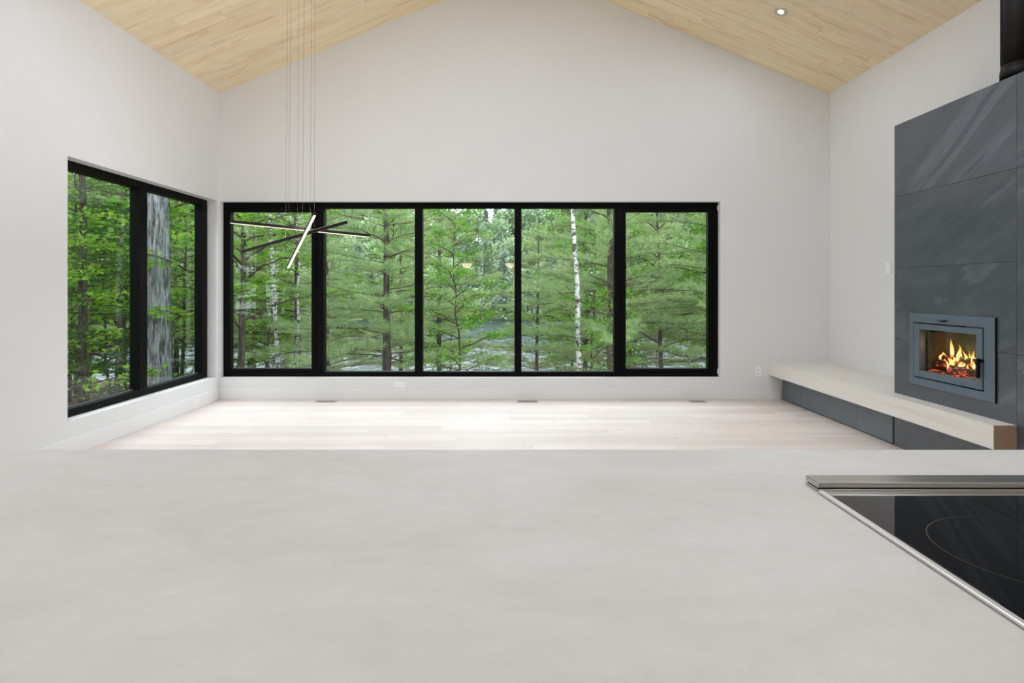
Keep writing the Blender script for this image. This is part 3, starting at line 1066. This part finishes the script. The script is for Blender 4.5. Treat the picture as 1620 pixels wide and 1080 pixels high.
def needles(acc, P, D, count, length, width, spread, up=.15):
    """tufts: at each P along D, `count` thin tapering needles"""
    P = np.repeat(P, count, 0); D = np.repeat(D, count, 0)
    n = len(P)
    d = norm(D + spread * rng.normal(size=(n, 3)) * .6 + np.array([0, 0, up]))
    L = length * rng.uniform(.7, 1.25, (n, 1))
    s = norm(np.cross(d, rng.normal(size=(n, 3)))) * width
    v = np.stack([P - s, P + s, P + d * L], 1).reshape(-1, 3)
    acc.add(v, np.arange(3 * n).reshape(-1, 3))

LEAF = np.array([(0, 0), (.28, .10), (.50, .48), (.22, .56), (0, 1.0), (-.22, .56), (-.50, .48), (-.28, .10)], float)
LEAF_F = np.array([(0, 1, 2), (0, 2, 3), (0, 3, 4), (0, 4, 5), (0, 5, 6), (0, 6, 7)])
OVAL = np.array([(0, 0), (.30, .45), (0, 1.0), (-.30, .45)], float)
OVAL_F = np.array([(0, 1, 2), (0, 2, 3)])
def leaves(acc, P, size, flat=.55, tmpl=(LEAF, LEAF_F), droop=.2):
    n = len(P)
    nrm = norm(np.array([0, 0, 1.0]) + flat * rng.normal(size=(n, 3)))
    d = rng.normal(size=(n, 3)); d[:, 2] -= droop
    d = norm(d - nrm * (d * nrm).sum(1, keepdims=True))
    s = np.cross(nrm, d)
    sz = size * rng.uniform(.6, 1.25, (n, 1, 1))
    T_ = tmpl[0]
    fold = np.abs(T_[:, 0]) * .35
    v = P[:, None] + sz * (T_[None, :, 0, None] * s[:, None] + T_[None, :, 1, None] * d[:, None] + fold[None, :, None] * nrm[:, None])
    k_ = len(T_)
    acc.add(v.reshape(-1, 3), (np.arange(n)[:, None, None] * k_ + tmpl[1][None]).reshape(-1, 3))

def rot_z(v, a):
    c, s = np.cos(a), np.sin(a)
    return np.array([v[0] * c - v[1] * s, v[0] * s + v[1] * c, v[2]])

def curve_pts(p, d, L, n, bend, wob):
    """polyline from p in direction d bending by `bend` (vector) with wobble"""
    s = np.linspace(0, 1, n)[:, None]
    w_ = np.cumsum(rng.normal(size=(n, 3)), 0) * wob * L / n
    w_[0] = 0
    return p + d * L * s + np.asarray(bend) * L * s ** 2 + w_

def trunk_pts(H, lean, n=12, wob=.02):
    s = np.linspace(0, 1, n)
    x = lean[0] * s + np.cumsum(rng.normal(size=n)) * wob
    y_ = lean[1] * s + np.cumsum(rng.normal(size=n)) * wob
    x -= x[0]; y_ -= y_[0]
    return np.stack([x, y_, H * s], 1)

def along(P, t):
    i = min(int(t * (len(P) - 1)), len(P) - 2)
    f_ = t * (len(P) - 1) - i
    return P[i] * (1 - f_) + P[i + 1] * f_

def pine_meshes(H, R0, first, L0, step=.42, bare=.15, tuft=20, nlen=.14, nwid=.0042, lean=(0, 0), sec_step=.07, flat=False, droop=-.10, tilt=.1, lower_bare=1.0):
    tr, brn, nd = Acc(), Acc(), Acc()
    tp = trunk_pts(H, lean)
    tr.tube(np.vstack([tp[0] - [0, 0, .6], tp]), np.concatenate([[R0 * 1.35], R0 * (1 - .85 * np.linspace(0, 1, len(tp)))]), 12)
    TP, TD = [], []
    z = first
    az = rng.uniform(0, 6)
    while z < H - .3:
        f_ = (z - first) / (H - first)
        for _ in range(rng.integers(3, 6)):
            az += 2.399 + rng.normal() * .3
            L = max(.35, L0 * (1 - f_) ** .8 * rng.uniform(.6, 1.12))
            p = along(tp, (z + rng.uniform(-.1, .1)) / H)
            d = np.array([math.cos(az), math.sin(az), tilt + .5 * f_])
            d /= np.linalg.norm(d)
            bp = curve_pts(p, d, L, 9, (0, 0, droop), .10)
            brn.tube(bp, np.linspace(.0055 * L + .004, .003, 9), 5)
            if rng.random() < (bare * (lower_bare if f_ < .25 else 1)):
                for _k in range(4):
                    t = rng.uniform(.4, .9)
                    q_ = along(bp, t)
                    dd = norm(rot_z(d, rng.choice([-1, 1]) * rng.uniform(.4, 1.0)) + np.array([0, 0, rng.uniform(-.2, .4)]))
                    brn.tube(curve_pts(q_, dd, .3 * L, 5, (0, 0, .1), .12), np.linspace(.006, .002, 5), 3)
                continue
            t0 = .22 if not flat else .12
            for t in np.arange(t0, 1.0, sec_step / max(L, .6) * 2.0):
                q_ = along(bp, t)
                for sgn in (-1, 1):
                    if rng.random() < .12:
                        continue
                    dd = rot_z(d, sgn * rng.uniform(.55, 1.05)); dd[2] = d[2] * .4 + (rng.uniform(-.05, .30) if not flat else rng.uniform(-.15, .05))
                    dd /= np.linalg.norm(dd)
                    l2 = (.16 + .30 * L * (1 - t) ** .7) * rng.uniform(.6, 1.1)
                    sp_ = curve_pts(q_, dd, l2, 4, (0, 0, .10 if not flat else -.15), .08)
                    brn.tube(sp_, np.linspace(.004, .0015, 4), 3)
                    for u in np.arange(.25, 1.02, (.11 if not flat else .06) / max(l2, .11)):
                        TP.append(along(sp_, min(u, .999))); TD.append(dd)
            TP.append(bp[-1]); TD.append(d)
        z += step * rng.uniform(.7, 1.3)
    TP, TD = np.array(TP), np.array(TD)
    needles(nd, TP, TD, tuft, nlen, nwid, 1.0 if not flat else .8, .22 if not flat else -.05)
    return tr, brn, nd

def maple_meshes(H, R0, first, L0, nb, nleaf, size, lean=(0, 0), flat=.5, tmpl=(LEAF, LEAF_F), up=.45, spread=.13):
    tr, brn, lf = Acc(), Acc(), Acc()
    tp = trunk_pts(H, lean, wob=.05)
    tr.tube(np.vstack([tp[0] - [0, 0, .6], tp]), np.concatenate([[R0 * 1.25], R0 * (1 - .88 * np.linspace(0, 1, len(tp)))]), 10)
    LP = []
    az = rng.uniform(0, 6)
    for i in range(nb):
        f_ = first + (1 - first) * (i + rng.random()) / nb
        az += 2.399 + rng.normal() * .4
        p = along(tp, min(f_, .98))
        L = L0 * (1.1 - .7 * (f_ - first) / (1 - first)) * rng.uniform(.6, 1.15)
        d = np.array([math.cos(az), math.sin(az), up + .5 * f_ * f_]); d /= np.linalg.norm(d)
        bp = curve_pts(p, d, L, 9, (0, 0, -.22), .14)
        brn.tube(bp, np.linspace(.010 * L + .006, .003, 9), 5)
        for k_ in range(int(5 + 4 * L)):
            t = rng.uniform(.25, 1.0)
            q_ = along(bp, min(t, .999))
            dd = rot_z(d, rng.normal() * .9); dd[2] = rng.uniform(-.12, .25); dd = norm(dd)
            l2 = (.25 + .35 * L * (1 - t)) * rng.uniform(.6, 1.2)
            sp_ = curve_pts(q_, dd, l2, 5, (0, 0, -.1), .12)
            brn.tube(sp_, np.linspace(.005, .0015, 5), 3)
            for _ in range(nleaf):
                LP.append(along(sp_, rng.uniform(.15, .999)) + rng.normal(size=3) * np.array([spread, spread, spread * .4]))
    leaves(lf, np.array(LP), size, flat, tmpl)
    return tr, brn, lf

KINDS = {}
def kind(name, accs, mats, pnames):
    KINDS[name] = [(pn, a.mesh(name + '_' + pn, m, sm)) for a, m, pn, sm in zip(accs, mats, pnames, (True, True, False))]
    print(name, [len(me.polygons) for _, me in KINDS[name]]); return KINDS[name]

def ground_z(x, y_):
    base = -.95 - .135 * max(0.0, y_ - 7.0) - .02 * max(0.0, y_ - 7) ** 1.0
    base += .05 * math.sin(x * .9 + y_ * .4) + .06 * math.sin(x * .37 - y_ * .8)
    base += .055 * max(0.0, -x - 4.0)          # rises gently to the side of the house
    return base

def plant(kname, oname, x, y_, label, cat, group=None, rz=0.0, sc=1.0, dz=0.0):
    o = empty(oname, (x, y_, ground_z(x, y_) + dz), label, cat, group)
    o.rotation_euler = (0, 0, rz)
    o.scale = (sc, sc, sc)
    for pn, me in KINDS[kname]:
        c_ = bpy.data.objects.new(pn, me)
        COL.objects.link(c_)
        c_.parent = o
        if pn in ('needles', 'foliage', 'branches'):
            c_['kind'] = 'stuff'
    return o

PM = ('trunk', 'branches', 'needles')
LM = ('trunk', 'branches', 'foliage')
pm_ = (M['dark_bark'], M['branch_bark'], M['pine_needle'])
kind('pine_a', pine_meshes(10.5, .105, 1.7, 3.1, lean=(.05, 0), bare=.12, lower_bare=2.2, step=.36, tuft=24), pm_, PM)
kind('pine_b', pine_meshes(9.5, .10, 1.6, 2.9, bare=.10, lower_bare=1.6, step=.36, tuft=24), pm_, PM)
kind('pine_big', pine_meshes(15, .215, 6.4, 3.0, step=.6), (M['pine_bark'], M['branch_bark'], M['pine_needle']), PM)
kind('hemlock', pine_meshes(9.0, .10, .7, 2.7, step=.34, bare=.06, tuft=12, nlen=.05, nwid=.0065, flat=True, droop=-.18, tilt=.05), (M['dark_bark'], M['branch_bark'], M['hemlock_needle']), PM)
kind('maple_a', maple_meshes(8.0, .075, .22, 2.4, 46, 14, .082, lean=(.3, 0)), (M['dark_bark'], M['branch_bark'], M['maple_leaf']), LM)
kind('maple_b', maple_meshes(5.2, .035, .15, 1.6, 30, 10, .085, lean=(-.3, .2)), (M['branch_bark'], M['branch_bark'], M['maple_leaf']), LM)
kind('birch', maple_meshes(11, .060, .42, 2.2, 26, 10, .06, lean=(-.45, 0), tmpl=(OVAL, OVAL_F), flat=.9), (M['birch_bark'], M['branch_bark'], M['birch_leaf']), LM)

# trees that stand alone in the view, nearest first
plant('pine_big', 'white_pine', -6.10, 10.1, 'thick grey furrowed pine trunk seen through the side window', 'tree')
plant('hemlock', 'hemlock', -8.3, 11.4, 'dark green hemlock behind the side window beside the thick grey pine', 'tree', rz=.5)
plant('hemlock', 'hemlock', -10.4, 15.5, 'tall hemlock farther back between the thick grey pine and the house corner', 'tree', rz=2.1, sc=1.15)
plant('maple_b', 'maple_sapling', -6.6, 8.4, 'leafy maple sapling close outside the side window', 'tree', rz=1.0, sc=.95)
plant('maple_a', 'maple', -5.15, 11.0, 'dark trunked maple behind the casement beside the corner', 'tree', rz=.3)
plant('pine_a', 'white_pine', -3.03, 14.0, 'slender dark pine with whorled boughs behind the second pane of the wide window', 'tree')
plant('birch', 'birch', -5.95, 15.0, 'white birch behind the corner casement, the taller of two', 'tree')
plant('birch', 'birch', -5.85, 16.0, 'thinner white birch close behind the taller corner birch', 'tree', rz=2.2, sc=.85)
plant('birch', 'birch', 1.52, 12.5, 'white birch trunk behind the fourth pane of the wide window', 'tree', rz=.2, sc=1.05)
plant('pine_b', 'white_pine', 2.35, 13.6, 'dark pine half hidden behind the mullion beside the birch', 'tree', rz=.9)
plant('pine_a', 'white_pine', 4.9, 13.0, 'pine spreading its boughs behind the casement nearest the fireplace', 'tree', rz=2.6, sc=.95)
plant('maple_b', 'maple_sapling', -.95, 12.2, 'bright green maple sapling behind the middle pane', 'tree', rz=.4, sc=.88)
plant('maple_a', 'maple', 4.3, 16.5, 'tall bright maple over the pines behind the casement nearest the fireplace', 'tree', rz=1.8)
plant('pine_b', 'white_pine', .75, 17.2, 'pine with low boughs standing behind the maple sapling and birch', 'tree', rz=4.1, sc=.62)
plant('maple_b', 'maple_sapling', 2.1, 16.0, 'small leafy maple between the birch and the mullion pine', 'tree', rz=3.0)

plant('hemlock', 'hemlock', -9.2, 9.6, 'hemlock close to the near end of the side window', 'tree', rz=3.9, sc=.9)
plant('maple_a', 'maple', -8.2, 14.2, 'leafy maple right behind the thick grey pine', 'tree', rz=4.0, sc=1.1)
plant('pine_b', 'white_pine', -6.9, 19.0, 'pine filling the gap behind the two corner birches', 'tree', rz=1.4, sc=1.2)
plant('pine_b', 'white_pine', -2.4, 19.5, 'broad pine behind the slender dark pine of the second pane', 'tree', rz=5.2, sc=1.0)
plant('pine_a', 'white_pine', 3.6, 18.8, 'broad pine behind the mullion pine and the birch', 'tree', rz=.3, sc=1.1)
plant('maple_a', 'maple', 2.6, 20.5, 'tall maple topping the pines behind the birch', 'tree', rz=.9, sc=1.25)
plant('maple_a', 'maple', 6.0, 15.2, 'maple beside the pine at the fireplace end of the window', 'tree', rz=5.0, sc=1.15)
plant('pine_b', 'white_pine', 7.0, 17.5, 'pine at the far fireplace end of the window view', 'tree', rz=2.9, sc=1.1)
plant('maple_b', 'maple_sapling', 1.95, 11.6, 'short maple sapling at the foot of the white birch', 'tree', rz=2.4, sc=.55)
# wood between the house and the lake
side = [('hemlock', -8.5, 5.0), ('maple_a', -9.5, 2.0), ('hemlock', -10.5, -1.5), ('maple_a', -12.5, 4.0), ('hemlock', -13.5, 7.5), ('pine_b', -9.0, -5.0), ('maple_a', -14.0, -2.0), ('hemlock', -16, 2.5), ('hemlock', -7.3, -3.5), ('maple_a', -6.9, .6), ('hemlock', -7.6, -9.0), ('maple_a', -6.4, -7.0), ('hemlock', -10.5, -13.0), ('maple_a', -13.0, -9.0), ('pine_b', -8.8, -16.0)]
for kn, x, y_ in side:
    plant(kn, {'hemlock': 'hemlock', 'maple_a': 'maple', 'pine_b': 'white_pine'}[kn], x, y_, {'hemlock': 'dark hemlock beside the house on the kitchen side', 'maple_a': 'leafy maple beside the house on the kitchen side', 'pine_b': 'pine beside the house on the kitchen side'}[kn], 'tree', 'trees beside the house', rz=x + y_)
mid = [('pine_b', -10.5, 23.5), ('maple_a', -8.6, 25.5), ('pine_a', -4.8, 25.5), ('maple_a', -2.9, 27.5), ('pine_a', 2.7, 26.0), ('maple_a', 4.6, 27.5), ('maple_a', 9.2, 21.5), ('pine_b', 10.4, 22.0),
       ('hemlock', -13.0, 11.0), ('hemlock', -16.2, 14.5), ('pine_a', -13.8, 18.6), ('maple_a', -11.8, 15.6), ('maple_a', -16.5, 12.0), ('maple_a', -15, 17), ('maple_a', -18.5, 19), ('pine_b', -12, 21), ('hemlock', -20, 26), ('maple_a', -10.4, 18.4), ('maple_a', -16, 24),
       ('hemlock', -13.5, 14.0), ('maple_a', -12.2, 18.5), ('pine_a', -15.5, 20.0), ('hemlock', -9.0, 20.5), ('maple_b', -9.3, 13.6), ('pine_b', -18, 25), ('birch', -13.2, 23),
       ('hemlock', -17.5, 16), ('maple_a', -20, 21), ('pine_a', -11, 26.5), ('maple_b', -7.6, 18.0), ('hemlock', -14.8, 28), ('maple_a', -22, 28), ('pine_b', -24, 24),
       ('pine_a', -7.0, 22.5), ('maple_a', -4.4, 21.0), ('pine_b', 4.6, 22.5), ('maple_a', 7.2, 20.0), ('pine_a', 8.6, 24.0), ('birch', 6.2, 24.5), ('hemlock', 9.6, 18.2), ('pine_b', -9.6, 29), ('birch', -1.2, 24.0), ('pine_a', 11.5, 27)]
NAMES = {'hemlock': ('hemlock', 'dark hemlock in the wood between house and lake'), 'maple_a': ('maple', 'bright maple in the wood between house and lake'),
         'maple_b': ('maple_sapling', 'slim maple sapling in the wood between house and lake'), 'pine_a': ('white_pine', 'feathery pine in the wood between house and lake'),
         'pine_b': ('white_pine', 'feathery pine in the wood between house and lake'), 'birch': ('birch', 'pale trunked birch in the wood between house and lake')}
def where(x, y_):
    p = 808 + 925 * x / y_
    spot = ('behind the nearer side window pane' if p < 215 else 'behind the farther side window pane' if p < 335 else 'behind the corner casement' if p < 503 else 'behind the second pane' if p < 662
            else 'behind the middle pane' if p < 820 else 'behind the fourth pane' if p < 980 else 'behind the casement nearest the fireplace')
    return spot + (', close in' if y_ < 17 else ', halfway to the lake' if y_ < 22 else ', near the water')
for i, (kn, x, y_) in enumerate(mid):
    plant(kn, NAMES[kn][0], x, y_, NAMES[kn][1].split(' in the wood')[0] + ' of the wood ' + where(x, y_), 'tree', 'trees between house and lake', rz=rng.uniform(0, 6), sc=rng.uniform(.85, 1.1) * (.72 if -3 < x < 3 else 1))

# ground, lake, far shore
def grid_mesh(name, xs, ys, fz, mat):
    X, Y = np.meshgrid(xs, ys)
    Z = np.vectorize(fz)(X, Y)
    a = Acc()
    nx, ny = len(xs), len(ys)
    i, j = np.meshgrid(np.arange(ny - 1), np.arange(nx - 1), indexing='ij')
    A = (i * nx + j).ravel(); B = A + 1; C_ = A + nx + 1; D = A + nx
    a.add(np.stack([X.ravel(), Y.ravel(), Z.ravel()], 1), np.concatenate([np.stack([A, B, C_], 1), np.stack([A, C_, D], 1)]))
    o = bpy.data.objects.new(name, a.mesh(name, mat, True))
    COL.objects.link(o)
    return o
M['litter'] = plain('leaf_litter_ground', (.085, .062, .043), .95, vary=.5, scale=3.5, spec=.1)
tag(grid_mesh('ground', np.linspace(-60, 60, 90), np.concatenate([np.linspace(-22, 34, 75)]), lambda x, y_: ground_z(x, y_) if y_ > 4 else ground_z(x, 4) - 0.0, M['litter']),
    'brown leaf strewn ground falling away to the lake', 'ground', kind='structure')
wm, n, l, b = new_mat('lake_water')
b.inputs['Base Color'].default_value = (.02, .035, .035, 1)
b.inputs['Roughness'].default_value = .2
mp = coords(n, l, (1.0, .35, 1))
t = noise(n, l, mp, .9, 4, .6)
bump(n, l, t.outputs['Fac'], .9, .35, b)
M['water'] = wm
LZ = -4.3
lk = MB()
lk.bm.faces.new([lk.bm.verts.new(p) for p in ((-160, 24, LZ), (160, 24, LZ), (160, 125, LZ), (-160, 125, LZ))])
tag(lk.build('lake_water', M['water']), 'lake glinting between the trunks below the house', 'lake', kind='structure')
def far_z(x, y_):
    s = min(1, max(0, (y_ - 100) / 75.0))
    return LZ - .5 + 32.0 * s * s * (3 - 2 * s) * (1.0 - .36 * math.exp(-((x + 9) / 17.0) ** 2) + .05 * math.sin(x * .08))
M['shore'] = plain('far_shore_ground', (.09, .12, .06), .95, vary=.3, scale=.3, spec=.1)
tag(grid_mesh('hill', np.linspace(-230, 230, 60), np.linspace(98, 215, 30), far_z, M['shore']), 'wooded hill on the far shore of the lake', 'hill', kind='structure')

def far_conifer(H, R_):
    a, t_ = Acc(), Acc()
    n_ = 1300
    f_ = rng.random(n_) ** .75
    ang = rng.uniform(0, 2 * PI, n_)
    tier = .75 + .25 * np.sin(f_ * 50)
    rr = R_ * (1 - f_) * tier * np.sqrt(rng.uniform(.25, 1, n_)) + .1
    P = np.stack([rr * np.cos(ang), rr * np.sin(ang), H * (.08 + .92 * f_)], 1)
    leaves(a, P, .62, .5, (OVAL, OVAL_F), .6)
    t_.tube(np.array([[0, 0, -.8], [0, 0, H * .5], [0, 0, H * .97]]), [.2, .13, .03], 6)
    return t_, a
def far_leafy(H, R_):
    a, t_ = Acc(), Acc()
    P = []
    for k_ in range(11):
        c_ = np.array([rng.normal() * R_ * .42, rng.normal() * R_ * .42, H * rng.uniform(.38, .9)])
        d = norm(rng.normal(size=(150, 3)))
        P.append(c_ + d * np.array([1, 1, .8]) * R_ * rng.uniform(.35, .55) * rng.uniform(.8, 1.0, (150, 1)))
    leaves(a, np.concatenate(P), .62, .8, (OVAL, OVAL_F), .2)
    t_.tube(np.array([[0, 0, -.8], [.1, 0, H * .45], [0, .1, H * .8]]), [.22, .15, .05], 6)
    return t_, a
def fkind(name, accs, mat):
    KINDS[name] = [('trunk', accs[0].mesh(name + '_trunk', M['dark_bark'], True)), ('foliage', accs[1].mesh(name + '_foliage', mat))]
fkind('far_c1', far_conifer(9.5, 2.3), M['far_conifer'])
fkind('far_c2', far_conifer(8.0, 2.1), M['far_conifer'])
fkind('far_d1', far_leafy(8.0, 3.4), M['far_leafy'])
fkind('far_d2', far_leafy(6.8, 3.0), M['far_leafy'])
count = 0
for row_y in (104, 110, 117, 125, 134, 144, 156, 168):
    x = -row_y * .80
    while x < row_y * .40:
        kn = random.choice(['far_c1', 'far_c2', 'far_d1', 'far_d2', 'far_d1'])
        yy = row_y + random.uniform(-2.5, 2.5)
        nm, lab = (('far_shore_conifer', 'conifer on the hill across the lake') if kn[4] == 'c' else ('far_shore_tree', 'round crowned leafy tree on the hill across the lake'))
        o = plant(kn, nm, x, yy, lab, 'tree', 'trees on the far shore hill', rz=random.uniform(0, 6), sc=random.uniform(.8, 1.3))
        o.location.z = far_z(x, yy)
        x += random.uniform(4.2, 6.4) * (row_y / 110 if row_y < 150 else .8)
        count += 1
print('far trees', count)
